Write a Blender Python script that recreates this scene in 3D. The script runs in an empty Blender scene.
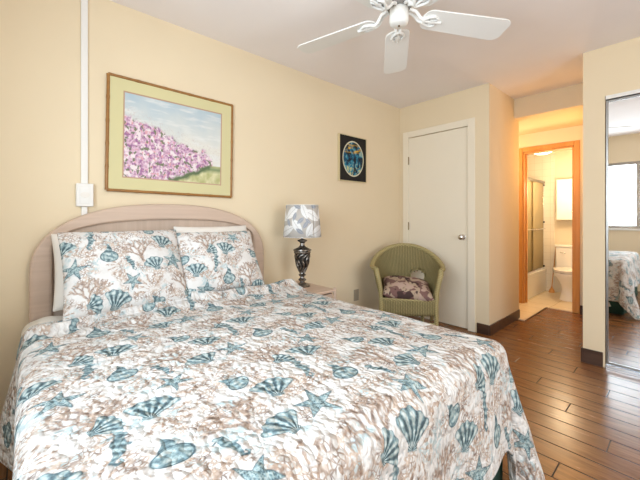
import bpy, bmesh, math, random
from mathutils import Vector, Matrix, noise
random.seed(4)
PI = math.pi
SC = bpy.context.scene
COL = SC.collection

# ------------------------------------------------------------------ camera, world, light, exposure
CAM = Vector((2.31, 0.0, 1.145))
cd = bpy.data.cameras.new('camera'); cam = bpy.data.objects.new('camera', cd); COL.objects.link(cam)
cam.location = CAM
cam.rotation_euler = (PI/2, 0, math.atan2(370, 330))
cd.sensor_width = 36; cd.lens = 36*330/640; cd.shift_y = -(217-240)/640*-1
cd.clip_start = 0.02
SC.camera = cam

w = bpy.data.worlds.new('world'); SC.world = w; w.use_nodes = True
w.node_tree.nodes['Background'].inputs[0].default_value = (0.80, 0.90, 1.0, 1)
w.node_tree.nodes['Background'].inputs[1].default_value = 1.2

def area(name, loc, rot, sx, sy, power, colr):
    l = bpy.data.lights.new(name, 'AREA'); l.shape = 'RECTANGLE'; l.size = sx; l.size_y = sy
    l.energy = power; l.color = colr
    o = bpy.data.objects.new(name, l); o.location = loc; o.rotation_euler = rot; COL.objects.link(o); return o
def point(name, loc, power, colr, r=0.08):
    l = bpy.data.lights.new(name, 'POINT'); l.energy = power; l.color = colr; l.shadow_soft_size = r
    o = bpy.data.objects.new(name, l); o.location = loc; COL.objects.link(o); return o
# daylight through the window behind the camera, plus an added fill from the right
area('window_daylight', (1.78, -0.66, 1.5), (PI/2, 0, 0), 1.7, 1.1, 62, (0.80, 0.91, 1.0))
area('side_fill_light', (4.50, 1.3, 1.15), (PI/2, 0, PI/2), 1.9, 2.0, 44, (0.93, 0.97, 1.0))  # invented source, brightens the room from the unseen right side
point('warm_room_fill', (3.5, 1.0, 2.05), 11, (1.0, 0.74, 0.42), 0.15)  # unseen fill added to warm the upper walls
# warm lamps of the dressing alcove and the bathroom, added fill in the passage
point('alcove_lamp', (0.45, 4.52, 1.80), 11, (1.0, 0.77, 0.48), 0.12)
point('passage_fill', (1.42, 4.35, 1.80), 5.5, (1.0, 0.54, 0.18), 0.12)  # fill added to turn the passage floor and closet side wall orange
point('bathroom_lamp', (1.20, 5.35, 1.55), 19, (1.0, 0.76, 0.46), 0.12)

SC.view_settings.view_transform = 'Standard'; SC.view_settings.look = 'None'
SC.view_settings.gamma = 1; SC.view_settings.use_curve_mapping = False
SC.view_settings.exposure = 0.2

# ------------------------------------------------------------------ node helpers
class S:
    """a node socket one can do arithmetic with"""
    def __init__(s, t, k): s.t = t; s.k = k
    def _m(s, op, *a):
        n = s.t.nodes.new('ShaderNodeMath'); n.operation = op
        for i, v in enumerate((s,)+a): put(s.t, n.inputs[i], v)
        return S(s.t, n.outputs[0])
    def __add__(s, o): return s._m('ADD', o)
    def __radd__(s, o): return s._m('ADD', o)
    def __sub__(s, o): return s._m('SUBTRACT', o)
    def __rsub__(s, o): return (s*-1)+o
    def __mul__(s, o): return s._m('MULTIPLY', o)
    def __rmul__(s, o): return s._m('MULTIPLY', o)
    def __truediv__(s, o): return s._m('DIVIDE', o)
    def __lt__(s, o): return s._m('LESS_THAN', o)
    def __gt__(s, o): return s._m('GREATER_THAN', o)
    def abs(s): return s._m('ABSOLUTE')
    def sin(s): return s._m('SINE')
    def cos(s): return s._m('COSINE')
    def min(s, o): return s._m('MINIMUM', o)
    def max(s, o): return s._m('MAXIMUM', o)
    def pow(s, o): return s._m('POWER', o)
    def sqrt(s): return s._m('SQRT')
    def fract(s): return s._m('FRACT')
    def atan2(s, o): return s._m('ARCTAN2', o)
    def step(s, e, wd=0.02):          # 1 where s < e, soft edge wd
        return ((e - s)*(0.5/wd) + 0.5).max(0.0).min(1.0)
    def remap(s, a, b, c=0.0, d=1.0):
        k = (s - a)*(1.0/(b-a)); k = k.max(0.0).min(1.0)
        return k if (c, d) == (0.0, 1.0) else k*(d-c) + c
def put(t, inp, v):
    if isinstance(v, S): t.links.new(v.k, inp)
    elif isinstance(v, (tuple, list)) :
        dv = list(v); n = len(inp.default_value)
        inp.default_value = (dv+[1])[:n] if len(dv) < n else dv[:n]
    else: inp.default_value = v
def vm(t, op, *a, scale=None):
    n = t.nodes.new('ShaderNodeVectorMath'); n.operation = op
    for i, v in enumerate(a): put(t, n.inputs[i], v)
    if scale is not None: put(t, n.inputs['Scale'], scale)
    return S(t, n.outputs['Value' if op in ('LENGTH', 'DOT_PRODUCT', 'DISTANCE') else 'Vector'])
def sep(t, v):
    n = t.nodes.new('ShaderNodeSeparateXYZ'); put(t, n.inputs[0], v); return [S(t, o) for o in n.outputs]
def comb(t, x, y, z=0.0):
    n = t.nodes.new('ShaderNodeCombineXYZ')
    for i, v in enumerate((x, y, z)): put(t, n.inputs[i], v)
    return S(t, n.outputs[0])
def noi(t, v, scale, detail=3, rough=0.5, dist=0.0, col=False):
    n = t.nodes.new('ShaderNodeTexNoise'); put(t, n.inputs['Vector'], v)
    n.inputs['Scale'].default_value = scale; n.inputs['Detail'].default_value = detail
    n.inputs['Roughness'].default_value = rough; n.inputs['Distortion'].default_value = dist
    return S(t, n.outputs[1 if col else 0])
def voro(t, v, scale, feat='F1', out='Distance'):
    n = t.nodes.new('ShaderNodeTexVoronoi'); n.feature = feat; put(t, n.inputs['Vector'], v)
    n.inputs['Scale'].default_value = scale; return S(t, n.outputs[out])
def mix(t, f, a, b):
    n = t.nodes.new('ShaderNodeMix'); n.data_type = 'RGBA'; put(t, n.inputs[0], f)
    for i, v in ((6, a), (7, b)): put(t, n.inputs[i], v)
    return S(t, n.outputs[2])
def ramp(t, f, stops):
    n = t.nodes.new('ShaderNodeValToRGB'); put(t, n.inputs[0], f); e = n.color_ramp.elements
    while len(e) < len(stops): e.new(0.5)
    for k, (p, c) in enumerate(stops): e[k].position = p; e[k].color = (*c, 1)
    return S(t, n.outputs[0])
def coord(t, kind='Object'):
    n = t.nodes.new('ShaderNodeTexCoord'); return S(t, n.outputs[kind])
def wpos(t):
    n = t.nodes.new('ShaderNodeNewGeometry'); return S(t, n.outputs['Position'])

def material(name, colr=(0.8, 0.8, 0.8), rough=0.5, metal=0.0, spec=0.5, build=None, bump=None, emit=None, trans=0, coat=0):
    m = bpy.data.materials.new(name); m.use_nodes = True; t = m.node_tree
    b = t.nodes['Principled BSDF']
    b.inputs['Base Color'].default_value = (*colr, 1); b.inputs['Roughness'].default_value = rough
    b.inputs['Metallic'].default_value = metal; b.inputs['Specular IOR Level'].default_value = spec
    b.inputs['Transmission Weight'].default_value = trans; b.inputs['Coat Weight'].default_value = coat
    if emit: b.inputs['Emission Color'].default_value = (*emit[0], 1); b.inputs['Emission Strength'].default_value = emit[1]
    if build:
        r = build(t)
        if isinstance(r, tuple):
            put(t, b.inputs['Base Color'], r[0])
            if r[1] is not None: put(t, b.inputs['Roughness'], r[1])
        else: put(t, b.inputs['Base Color'], r)
    if bump:
        h, st, di = bump(t)
        n = t.nodes.new('ShaderNodeBump'); n.inputs['Strength'].default_value = st; n.inputs['Distance'].default_value = di
        put(t, n.inputs['Height'], h); t.links.new(n.outputs[0], b.inputs['Normal'])
    return m

def plaster(name, c, rough=0.85, amt=0.03, bs=0.12):
    def bl(t):
        p = wpos(t); f = noi(t, p, 2.5, 3)
        return mix(t, f, tuple(x*(1-amt) for x in c), tuple(min(1, x*(1+amt)) for x in c))
    def bp(t): return noi(t, wpos(t), 140, 3), bs, 0.002
    return material(name, c, rough, build=bl, bump=bp, spec=0.25)
def wood(name, c1, c2, scale=18, rough=0.45, axis='X', stretch=0.08, spec=0.4):
    def bl(t):
        x, y, z = sep(t, coord(t, 'Object')); v = {'X': (x*stretch, y, z), 'Y': (x, y*stretch, z), 'Z': (x, y, z*stretch)}[axis]
        v = comb(t, *v); f = noi(t, v, scale, 5, 0.6, 0.6)
        return mix(t, f.remap(0.3, 0.7), c1, c2)
    return material(name, c1, rough, build=bl, spec=spec)

M = {}
M['wall'] = plaster('cream_wall_paint', (0.81, 0.68, 0.485))
M['wall_far'] = plaster('pale_cream_paint', (0.80, 0.71, 0.55))
M['ceiling'] = plaster('ceiling_paint', (0.91, 0.85, 0.83), bs=0.2)
M['door'] = plaster('cream_door_paint', (0.87, 0.79, 0.65), rough=0.5, amt=0.01, bs=0.03)
M['white'] = plaster('white_plastic', (0.84, 0.82, 0.79), rough=0.4, amt=0.01, bs=0.0)
M['fanwhite'] = plaster('white_fan_enamel', (0.88, 0.87, 0.84), rough=0.35, amt=0.01, bs=0.0)
M['linen'] = plaster('white_cotton', (0.83, 0.79, 0.74), rough=0.9, amt=0.03, bs=0.3)
M['orange_wood'] = wood('honey_wood', (0.56, 0.25, 0.07), (0.68, 0.34, 0.11), 14, 0.35, 'Z')
M['head'] = wood('whitewashed_oak', (0.54, 0.40, 0.31), (0.63, 0.48, 0.38), 34, 0.55, 'Y', 0.05)
M['head_dark'] = wood('whitewashed_oak_panel', (0.50, 0.38, 0.30), (0.58, 0.45, 0.36), 34, 0.6, 'Z', 0.05)
M['base'] = wood('dark_baseboard_wood', (0.050, 0.026, 0.018), (0.105, 0.055, 0.036), 16, 0.35, 'X', 0.1)
M['porcelain'] = material('porcelain', (0.86, 0.84, 0.80), 0.12, build=lambda t: mix(t, noi(t, wpos(t), 3), (0.85, 0.83, 0.79), (0.88, 0.86, 0.82)))
def mk_metal(name, a, b, rough): return material(name, a, rough, 1.0, build=lambda t: mix(t, noi(t, wpos(t), 60, 2), a, b))
M['chrome'] = mk_metal('chrome', (0.72, 0.72, 0.73), (0.82, 0.82, 0.83), 0.15)
M['brass'] = mk_metal('aged_brass', (0.20, 0.14, 0.07), (0.30, 0.22, 0.12), 0.4)
M['bronze'] = material('blackened_silver', (0.2, 0.18, 0.16), 0.3, 0.9,
    build=lambda t: mix(t, noi(t, coord(t), 45, 4).remap(0.35, 0.65), (0.055, 0.048, 0.044), (0.36, 0.33, 0.30)))
M['darkcore'] = material('dark_lamp_core', (0.03, 0.028, 0.026), 0.5, 0.3, build=lambda t: mix(t, noi(t, coord(t), 40), (0.02, 0.018, 0.016), (0.05, 0.045, 0.04)))
M['alu'] = mk_metal('grey_aluminium', (0.30, 0.29, 0.28), (0.38, 0.37, 0.36), 0.35)
M['black'] = plaster('black_rubber', (0.02, 0.02, 0.02), rough=0.5, amt=0.1, bs=0.0)
M['green'] = material('dark_green_cotton', (0.02, 0.07, 0.055), 0.9, build=lambda t: mix(t, noi(t, wpos(t), 60), (0.014, 0.055, 0.042), (0.022, 0.075, 0.058)))
M['mirror'] = material('mirror_silver', (0.90, 0.90, 0.90), 0.02, 1.0, build=lambda t: mix(t, noi(t, wpos(t), 1), (0.90, 0.90, 0.89), (0.92, 0.92, 0.91)))
M['lamp_glow'] = material('lit_glass_dome', (0.9, 0.85, 0.7), 0.4, emit=((1.0, 0.86, 0.60), 5.0), build=lambda t: mix(t, noi(t, wpos(t), 4), (0.9, 0.85, 0.7), (0.92, 0.87, 0.74)))

def glassmat(name, tint, opac, rough):
    m = bpy.data.materials.new(name); m.use_nodes = True; t = m.node_tree; b = t.nodes['Principled BSDF']
    c = mix(t, noi(t, wpos(t), 2.0), tint, tuple(min(1, x*1.04) for x in tint)); put(t, b.inputs['Base Color'], c)
    b.inputs['Roughness'].default_value = rough
    tr = t.nodes.new('ShaderNodeBsdfTransparent'); put(t, tr.inputs[0], tint)
    mx = t.nodes.new('ShaderNodeMixShader'); mx.inputs[0].default_value = opac
    t.links.new(tr.outputs[0], mx.inputs[1]); t.links.new(b.outputs[0], mx.inputs[2])
    t.links.new(mx.outputs[0], t.nodes['Material Output'].inputs[0]); return m
M['glass'] = glassmat('clear_window_glass', (0.97, 0.98, 0.98), 0.06, 0.02)
M['shower_glass'] = glassmat('obscure_shower_glass', (0.66, 0.56, 0.34), 0.50, 0.25)

def floor_build(t):
    p = wpos(t); x, y, z = sep(t, p); W = 0.128; L = 0.92
    row = ((y+20.03)/W)._m('FLOOR')
    xo = x + (row*0.618).fract()*L + 10
    n = xo/L; ix = n._m('FLOOR'); fx = n.fract()*L; fy = ((y+20.03)/W).fract()*W
    gap = (fx.min(L-fx)).min(fy.min(W-fy))
    rnd = ((row*12.9898 + ix*78.233).sin()*43758.5).fract()
    g = noi(t, comb(t, x*0.9, y*9, rnd*7), 6, 6, 0.62, 0.5)
    c = mix(t, g.remap(0.28, 0.74), (0.125, 0.046, 0.015), (0.32, 0.140, 0.050))
    c = mix(t, rnd*0.4, c, (0.17, 0.070, 0.032))
    c = mix(t, gap.step(0.0026, 0.0012), c, (0.022, 0.012, 0.008))
    r = g.remap(0.2, 0.8, 0.17, 0.30)
    return c, r
def floor_bump(t):
    p = wpos(t); x, y, z = sep(t, p); W = 0.128; L = 0.92
    row = ((y+20.03)/W)._m('FLOOR'); xo = x + (row*0.618).fract()*L + 10
    fx = (xo/L).fract()*L; fy = ((y+20.03)/W).fract()*W
    gap = (fx.min(L-fx)).min(fy.min(W-fy)).remap(0, 0.004)
    return gap + noi(t, comb(t, x*2, y*14, 0), 8, 4)*0.10, 0.40, 0.003
M['floor'] = material('brown_wood_planks', (0.2, 0.1, 0.05), 0.3, build=floor_build, bump=floor_bump, spec=0.5)
def tiles(name, c, grout, s, ax=('x', 'y'), rough=0.25, w=0.003):
    def bl(t):
        d = dict(zip('xyz', sep(t, wpos(t)))); a = (d[ax[0]]+9.06)/s; b = (d[ax[1]]+9.02)/s
        fa = a.fract()*s; fb = b.fract()*s; g = fa.min(s-fa).min(fb.min(s-fb))
        cc = mix(t, noi(t, wpos(t), 7, 4), tuple(v*0.95 for v in c), c)
        return mix(t, g.step(w, 0.001), cc, grout)
    return material(name, c, rough, build=bl)
M['floor_tile'] = tiles('cream_floor_tile', (0.80, 0.68, 0.50), (0.50, 0.38, 0.24), 0.30)
M['wall_tile'] = tiles('cream_wall_tile', (0.84, 0.78, 0.66), (0.66, 0.58, 0.46), 0.108, ('x', 'z'), w=0.0015)
M['wall_tile_side'] = tiles('cream_side_wall_tile', (0.84, 0.78, 0.66), (0.66, 0.58, 0.46), 0.108, ('y', 'z'), w=0.0015)

# ------------------------------------------------------------------ seashell print (node groups, one per motif)
def group(name, fn):
    g = bpy.data.node_groups.new(name, 'ShaderNodeTree')
    g.interface.new_socket('Vector', in_out='INPUT', socket_type='NodeSocketVector')
    g.interface.new_socket('Fac', in_out='OUTPUT', socket_type='NodeSocketFloat')
    g.interface.new_socket('Tone', in_out='OUTPUT', socket_type='NodeSocketFloat')
    gi = g.nodes.new('NodeGroupInput'); go = g.nodes.new('NodeGroupOutput')
    f, tn = fn(g, S(g, gi.outputs[0])); put(g, go.inputs[0], f); put(g, go.inputs[1], tn); return g
def use(t, g, v):
    n = t.nodes.new('ShaderNodeGroup'); n.node_tree = g; put(t, n.inputs[0], v)
    return S(t, n.outputs[0]), S(t, n.outputs[1])
def capsule(t, p, a, b, r):
    ba = (b[0]-a[0], b[1]-a[1], 0); q = vm(t, 'SUBTRACT', p, (a[0], a[1], 0))
    h = vm(t, 'DOT_PRODUCT', q, tuple(c/(ba[0]**2+ba[1]**2) for c in ba)); h = h.remap(0, 1)
    s = vm(t, 'SCALE', ba, scale=h); return vm(t, 'DISTANCE', q, s) - r
def m_scallop(t, p):
    p = vm(t, 'ADD', p, (0, 0.85, 0)); x, y, z = sep(t, p); r = vm(t, 'LENGTH', p); th = x.atan2(y)
    rib = (th*17).cos(); edge = th.cos()*0.25 + 1.48 + rib*0.05
    f = r.step(edge, 0.03)*th.abs().step(0.88, 0.04)
    hinge = x.abs().step(0.34, 0.03)*(y-0.12).abs().step(0.14, 0.03); f = f.max(hinge)
    tn = rib.remap(-0.9, 0.7, 0.95, 0.18) * r.remap(0.3, 1.9, 1.15, 0.72) + (r*11 + noi(t, p, 3)*4).sin()*0.13
    tn = tn.max(((r-edge).abs()).step(0.05, 0.03)*0.75)
    return f, tn
def m_round(t, p):      # whorled shell standing on its broad end
    x, y, z = sep(t, p); body = vm(t, 'LENGTH', comb(t, x/0.72, (y+0.35)/0.56))
    f1 = body.step(1.0, 0.05); xx = x + (y*9).sin()*0.05
    cone = (xx.abs() - (0.95-y)*0.46); f2 = cone.step(0.0, 0.03)*y.remap(-0.5, -0.4)*(y < 0.95)
    f = f1.max(f2)
    tn = ((y*15 + x*5).sin()*0.5+0.5)*0.35 + f2*(1-f1)*0.35 + 0.15
    tn = tn.max((body-0.93).abs().step(0.07, 0.05)*0.9).max(((x*9+y*2).sin()).remap(0.5, 1)*f1*0.5)
    return f, tn
def m_star(t, p):
    x, y, z = sep(t, p); r = vm(t, 'LENGTH', p); th = x.atan2(y) + 10*PI + noi(t, p, 1.2)*0.25
    a = ((th/(2*PI/5)).fract() - 0.5).abs()*(2*PI/5); a = (PI/5) - a
    ax = r*a.cos(); ay = r*a.sin(); e = ay - ((1.0-ax)*0.27+0.03)
    f = e.step(0, 0.03)*(r < 1.02)
    tn = voro(t, p, 11).remap(0.1, 0.6, 0.85, 0.3) ; tn = tn.max(e.abs().step(0.05, 0.03)*0.85)
    return f, tn
def m_horse(t, p):
    pts = [(-.05, .95, .10), (.18, .80, .15), (.02, .62, .13), (.0, .35, .20), (.12, .05, .24), (.10, -.25, .17), (.0, -.52, .11), (-.12, -.75, .08), (.02, -.93, .07), (.2, -.82, .06), (.16, -.68, .05)]
    d = None
    for a, b in zip(pts, pts[1:]):
        c = capsule(t, p, a, b, (a[2]+b[2])/2); d = c if d is None else d.min(c)
    d = d.min(capsule(t, p, (.1, .82), (-.32, .74), .05)).min(capsule(t, p, (.2, .2), (.42, .05), .07))
    x, y, z = sep(t, p); tn = (y*19 + x*5).sin().remap(-1, 1, 0.35, 0.75); tn = tn.max(d.abs().step(0.04, 0.03)*0.85)
    return d.step(0.0, 0.03), tn
rc = random.Random(7)
def coral_segs(n0=3):
    segs = []
    def go(x, y, an, ln, dep):
        x2, y2 = x+math.sin(an)*ln, y+math.cos(an)*ln; segs.append(((x, y), (x2, y2), 0.078-0.009*(5-dep)))
        if dep <= 1: return
        for s in (-1, 1): go(x2, y2, an*0.8+s*rc.uniform(.30, .62), ln*rc.uniform(.70, .88), dep-1)
    segs.append(((0, -1), (0, -.62), .09))
    for s in (-.75, 0.0, .72): go(0, -.65, s, .40, 4 if s == 0 else 4)
    return segs
CORAL = coral_segs()
def m_coral(t, p):
    wv = noi(t, p, 4.5, 2, col=True); p2 = vm(t, 'ADD', p, vm(t, 'SCALE', vm(t, 'SUBTRACT', wv, (.5, .5, .5)), scale=0.22))
    x, y, z = sep(t, p2); p2 = comb(t, x, y, 0); d = None
    for a, b, r in CORAL:
        c = capsule(t, p2, a, b, r*0.85); d = c if d is None else d.min(c)
    tn = noi(t, p, 7, 3).remap(0.35, 0.65, 0.25, 0.95)
    return d.step(0.0, 0.025), tn
def m_fan(t, p):        # bushy coral: wavy radiating twigs
    p = vm(t, 'ADD', p, (0, 0.6, 0)); x, y, z = sep(t, p); r = vm(t, 'LENGTH', p); th = x.atan2(y)
    n = noi(t, p, 3.2, 2)
    k = (th*13 + n*9).sin() * ((r*13 + n*10).sin()*0.55 + 0.75)
    f = k.remap(0.10, 0.4)*r.step(1.35 + 0, 0.15)*th.abs().step(1.5, 0.15)*r.remap(0.1, 0.25)
    return f, noi(t, p, 6, 2).remap(0.35, 0.65, 0.15, 0.8)
G = {k: group('print_'+k, f) for k, f in dict(scallop=m_scallop, whelk=m_round, starfish=m_star, seahorse=m_horse, coral=m_coral, bush=m_fan).items()}
TEAL = [(0.0, (0.58, 0.65, 0.65)), (0.40, (0.27, 0.38, 0.40)), (0.7, (0.11, 0.19, 0.22)), (1.0, (0.030, 0.07, 0.09))]
BROWN = [(0.0, (0.60, 0.47, 0.38)), (0.5, (0.40, 0.29, 0.225)), (1.0, (0.20, 0.135, 0.11))]
def shell_print(t, uv, sc, tile=(0.56, 0.52)):
    """the repeat, motifs placed in metres; sc scales the print"""
    T = (tile[0], tile[1])
    v = vm(t, 'SCALE', uv, scale=1/sc)
    wv = noi(t, v, 14, 2, col=True); vw = vm(t, 'ADD', v, vm(t, 'SCALE', vm(t, 'SUBTRACT', wv, (.5, .5, .5)), scale=0.018))
    base = mix(t, noi(t, v, 9, 3).remap(0.4, 0.65), (0.68, 0.66, 0.645), (0.76, 0.75, 0.745))
    vv = vm(t, 'ADD', v, vm(t, 'SCALE', wv, scale=0.05)); ed = voro(t, vv, 70, 'DISTANCE_TO_EDGE') + (noi(t, v, 45, 2)-.5)*0.35
    msk = noi(t, v, 11, 2).remap(0.47, 0.55)
    td = noi(t, vm(t, 'ADD', v, (3.1, 1.7, 0)), 9, 2).remap(0.53, 0.60)*(noi(t, vv, 48, 2).remap(0.46, 0.56))
    base = mix(t, td*0.8, base, (0.42, 0.53, 0.56))
    c = mix(t, ed.step(0.13, 0.06)*msk*0.85, base, ramp(t, noi(t, v, 25, 2).remap(.35, .65), BROWN))
    fr = noi(t, v, 60, 3)
    items = [('bush', .10, .40, .075, .3), ('bush', .44, .14, .080, -.5), ('bush', .30, .50, .062, 2.6), ('coral', .14, .16, .115, .1), ('coral', .41, .40, .110, -.25),
             ('bush', .02, .05, .055, 1.2), ('bush', .28, .26, .060, -2.2),
             ('scallop', .27, .07, .062, .35), ('scallop', .50, .27, .055, -.3), ('whelk', .25, .37, .068, .0), ('starfish', .07, .29, .070, .3),
             ('starfish', .36, .17, .058, .9), ('seahorse', .16, .47, .068, .2), ('whelk', .50, .03, .055, -.7), ('scallop', .02, .44, .058, .25), ("seahorse", .36, .285, .055, -.35), ('scallop', .155, .065, .045, 1.3)]
    for kind, cx, cy, s, rot in items:
        q = vm(t, 'SUBTRACT', vw, (cx, cy, 0))
        n = t.nodes.new('ShaderNodeVectorMath'); n.operation = 'WRAP'; put(t, n.inputs[0], q)
        n.inputs[1].default_value = (T[0]/2, T[1]/2, 1); n.inputs[2].default_value = (-T[0]/2, -T[1]/2, -1)
        mp = t.nodes.new('ShaderNodeMapping'); mp.vector_type = 'POINT'; t.links.new(n.outputs[0], mp.inputs[0])
        mp.inputs['Rotation'].default_value = (0, 0, rot); mp.inputs['Scale'].default_value = (1/s,)*3
        f, tn = use(t, G[kind], S(t, mp.outputs[0]))
        brown = kind in ('coral', 'bush')
        if not brown: tn = tn + (fr-.47)*1.8
        else: tn = tn + (fr-.5)*1.2
        c = mix(t, f*(0.88 if brown else 0.93), c, ramp(t, tn, BROWN if brown else TEAL))
    return c
def quilting(t, uv, s=1.0):
    x, y, z = sep(t, uv); n = noi(t, uv, 7/s, 2); n2 = noi(t, uv, 30/s, 2)
    vv = vm(t, 'ADD', comb(t, x*1.0, y*0.62, 0), vm(t, 'SCALE', noi(t, uv, 40/s, 2, col=True), scale=0.022*s))
    a = voro(t, vv, 72/s)
    return (a*-1.1) + n*0.3 + n2*0.2
def fabric(name, sc, q=1.0, strength=0.5, dist=0.006):
    return material(name, (0.8,)*3, 0.88, spec=0.2, build=lambda t: shell_print(t, coord(t, 'UV'), sc), bump=lambda t: (quilting(t, coord(t, 'UV'), q), strength, dist))
M['quilt'] = fabric('shell_print_quilt', 0.92, 1.5, 1.0, 0.012)
M['sham'] = fabric('shell_print_sham', 0.80, 1.3, 0.3, 0.003)

# ------------------------------------------------------------------ mesh helpers
class MB:
    def __init__(s): s.v = []; s.f = []; s.uv = {}; s.sm = True
    def box(s, x0, x1, y0, y1, z0, z1):
        b = len(s.v); s.v += [(x, y, z) for z in (z0, z1) for y in (y0, y1) for x in (x0, x1)]
        s.f += [tuple(b+i for i in q) for q in ((0, 2, 3, 1), (4, 5, 7, 6), (0, 1, 5, 4), (2, 6, 7, 3), (0, 4, 6, 2), (1, 3, 7, 5))]; return s
    def grid(s, P, uv=None, close_u=False, flip=False):
        b = len(s.v); nu, nv = len(P), len(P[0])
        for r in P: s.v += [tuple(p) for p in r]
        for i in range(nu if close_u else nu-1):
            for j in range(nv-1):
                a, c = b+i*nv+j, b+((i+1) % nu)*nv+j; q = (a, c, c+1, a+1); s.f.append(q[::-1] if flip else q)
        if uv:
            for i in range(nu):
                for j in range(nv): s.uv[b+i*nv+j] = uv[i][j]
        return s
    def lathe(s, prof, c=(0, 0, 0), n=32, rx=1, ry=1):
        P = [[(c[0]+r*rx*math.cos(2*PI*i/n), c[1]+r*ry*math.sin(2*PI*i/n), c[2]+z) for r, z in prof] for i in range(n)]
        return s.grid(P, close_u=True)
    def tube(s, pts, r, n=10, closed=False, caps=True):
        pts = [Vector(p) for p in pts]; N = len(pts); b = len(s.v); up = Vector((0, 0, 1)); last = None
        for i, p in enumerate(pts):
            d = (pts[(i+1) % N]-pts[i-1]) if closed else (pts[min(i+1, N-1)]-pts[max(i-1, 0)])
            d.normalize()
            if last is None: a = d.cross(up) if abs(d.z) < .9 else d.cross(Vector((1, 0, 0)))
            else: a = last - d*last.dot(d)
            a.normalize(); last = a; c = d.cross(a); rr = r[i] if isinstance(r, (list, tuple)) else r
            for k in range(n):
                t = 2*PI*k/n; s.v.append(tuple(p + a*(math.cos(t)*rr) + c*(math.sin(t)*rr)))
        for i in range(N if closed else N-1):
            for k in range(n):
                k2 = (k+1) % n; i2 = (i+1) % N
                s.f.append((b+i*n+k, b+i*n+k2, b+i2*n+k2, b+i2*n+k))
        if caps and not closed:
            s.f.append(tuple(b+k for k in range(n))[::-1]); s.f.append(tuple(b+(N-1)*n+k for k in range(n)))
        return s
    def prism(s, outline, z0, z1, f=lambda a, b, z: (a, b, z)):
        b = len(s.v); n = len(outline)
        for z in (z0, z1): s.v += [f(p[0], p[1], z) for p in outline]
        s.f += [tuple(b+i for i in range(n))[::-1], tuple(b+n+i for i in range(n))]
        s.f += [(b+i, b+(i+1) % n, b+n+(i+1) % n, b+n+i) for i in range(n)]; return s
    def build(s, name, m, parent=None, bevel=0, smooth=True, solid=0, sub=0, loc=None, rot=None, kind=None):
        me = bpy.data.meshes.new(name); me.from_pydata(s.v, [], s.f); me.update()
        if s.uv:
            l = me.uv_layers.new(name='UVMap')
            for lp in me.loops: l.data[lp.index].uv = s.uv.get(lp.vertex_index, (0, 0))
        bm = bmesh.new(); bm.from_mesh(me); bmesh.ops.recalc_face_normals(bm, faces=bm.faces); bm.to_mesh(me); bm.free()
        me.materials.append(m if not isinstance(m, str) else M[m])
        if smooth:
            for p in me.polygons: p.use_smooth = True
            me.set_sharp_from_angle(angle=math.radians(38))
        o = bpy.data.objects.new(name, me); COL.objects.link(o)
        if parent: o.parent = parent
        if loc: o.location = loc
        if rot: o.rotation_euler = rot
        if bevel:
            b = o.modifiers.new('bevel', 'BEVEL'); b.width = bevel; b.segments = 3; b.limit_method = 'ANGLE'
        if solid:
            b = o.modifiers.new('solid', 'SOLIDIFY'); b.thickness = solid; b.offset = 0
        if sub:
            b = o.modifiers.new('sub', 'SUBSURF'); b.levels = sub; b.render_levels = sub
        if kind: o['kind'] = kind
        return o
def box(*a): return MB().box(*a)
def thing(name, label, cat, loc=(0, 0, 0), rz=0, group=None):
    o = bpy.data.objects.new(name, None); COL.objects.link(o); o.empty_display_size = 0.05
    o.location = loc; o.rotation_euler = (0, 0, rz); tag(o, label, cat, group); return o
def tag(o, label, cat, group=None):
    o['label'] = label; o['category'] = cat
    if group: o['group'] = group
    return o
def dup(root):
    r = root.copy(); COL.objects.link(r)
    for ch in list(root.children):
        c = ch.copy(); COL.objects.link(c); c.parent = r
        for g in list(ch.children): d = g.copy(); COL.objects.link(d); d.parent = c
    return r
ST = 'structure'
H = 2.44; YD = 3.34; YM = 3.29; XC = 1.02; XM = 1.746; YB = -0.45; YE = 4.17; YQ = 4.90; XR = 4.30; YX = 6.05

# ------------------------------------------------------------------ room shell
fl = MB().box(-0.1, XR+.1, YB-.1, YQ+.12, -0.1, 0.0).build('floor', 'floor', kind=ST, smooth=False)
MB().box(-0.6, 1.10, 4.11, YQ-.001, 0.0, 0.008).build('floor_alcove_tile', 'floor_tile', kind=ST, smooth=False)
MB().box(-0.1, 1.75, YQ+.12, YX+.1, -0.1, 0.003).build('floor_bathroom_tile', 'floor_tile', kind=ST, smooth=False)
MB().box(-0.1, XR+.1, YB-.1, 4.02, H, H+.1).build('ceiling', 'ceiling', kind=ST, smooth=False)
MB().box(-0.6, XM, 4.02, YQ, 2.23, H+.1).build('ceiling_passage', 'wall', kind=ST, smooth=False)
MB().box(-0.1, 1.75, YQ+.12, YX+.1, 2.145, 2.3).build('ceiling_bathroom', 'wall_far', kind=ST, smooth=False)
MB().box(-0.1, 0, YB-.1, YD+.1, 0, H).build('wall_left', 'wall', kind=ST, smooth=False)
# closet front wall with its door opening, closet side wall
m = MB().box(0, .118, YD, YD+.1, 0, H).box(.818, XC, YD, YD+.1, 0, H).box(.118, .818, YD, YD+.1, 2.068, H)
m.build('wall_closet_front', 'wall', kind=ST, smooth=False)
MB().box(XC-.1, XC, YD+.1, YE, 0, H).build('wall_closet_side', 'wall', kind=ST, smooth=False)
MB().box(-.6, XC-.1, YE-.1, YE, 0, H).build('wall_alcove_near', 'wall', kind=ST, smooth=False)
MB().box(-.7, -.6, YE-.1, YQ+.1, 0, H).build('wall_alcove_end', 'wall', kind=ST, smooth=False)
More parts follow.
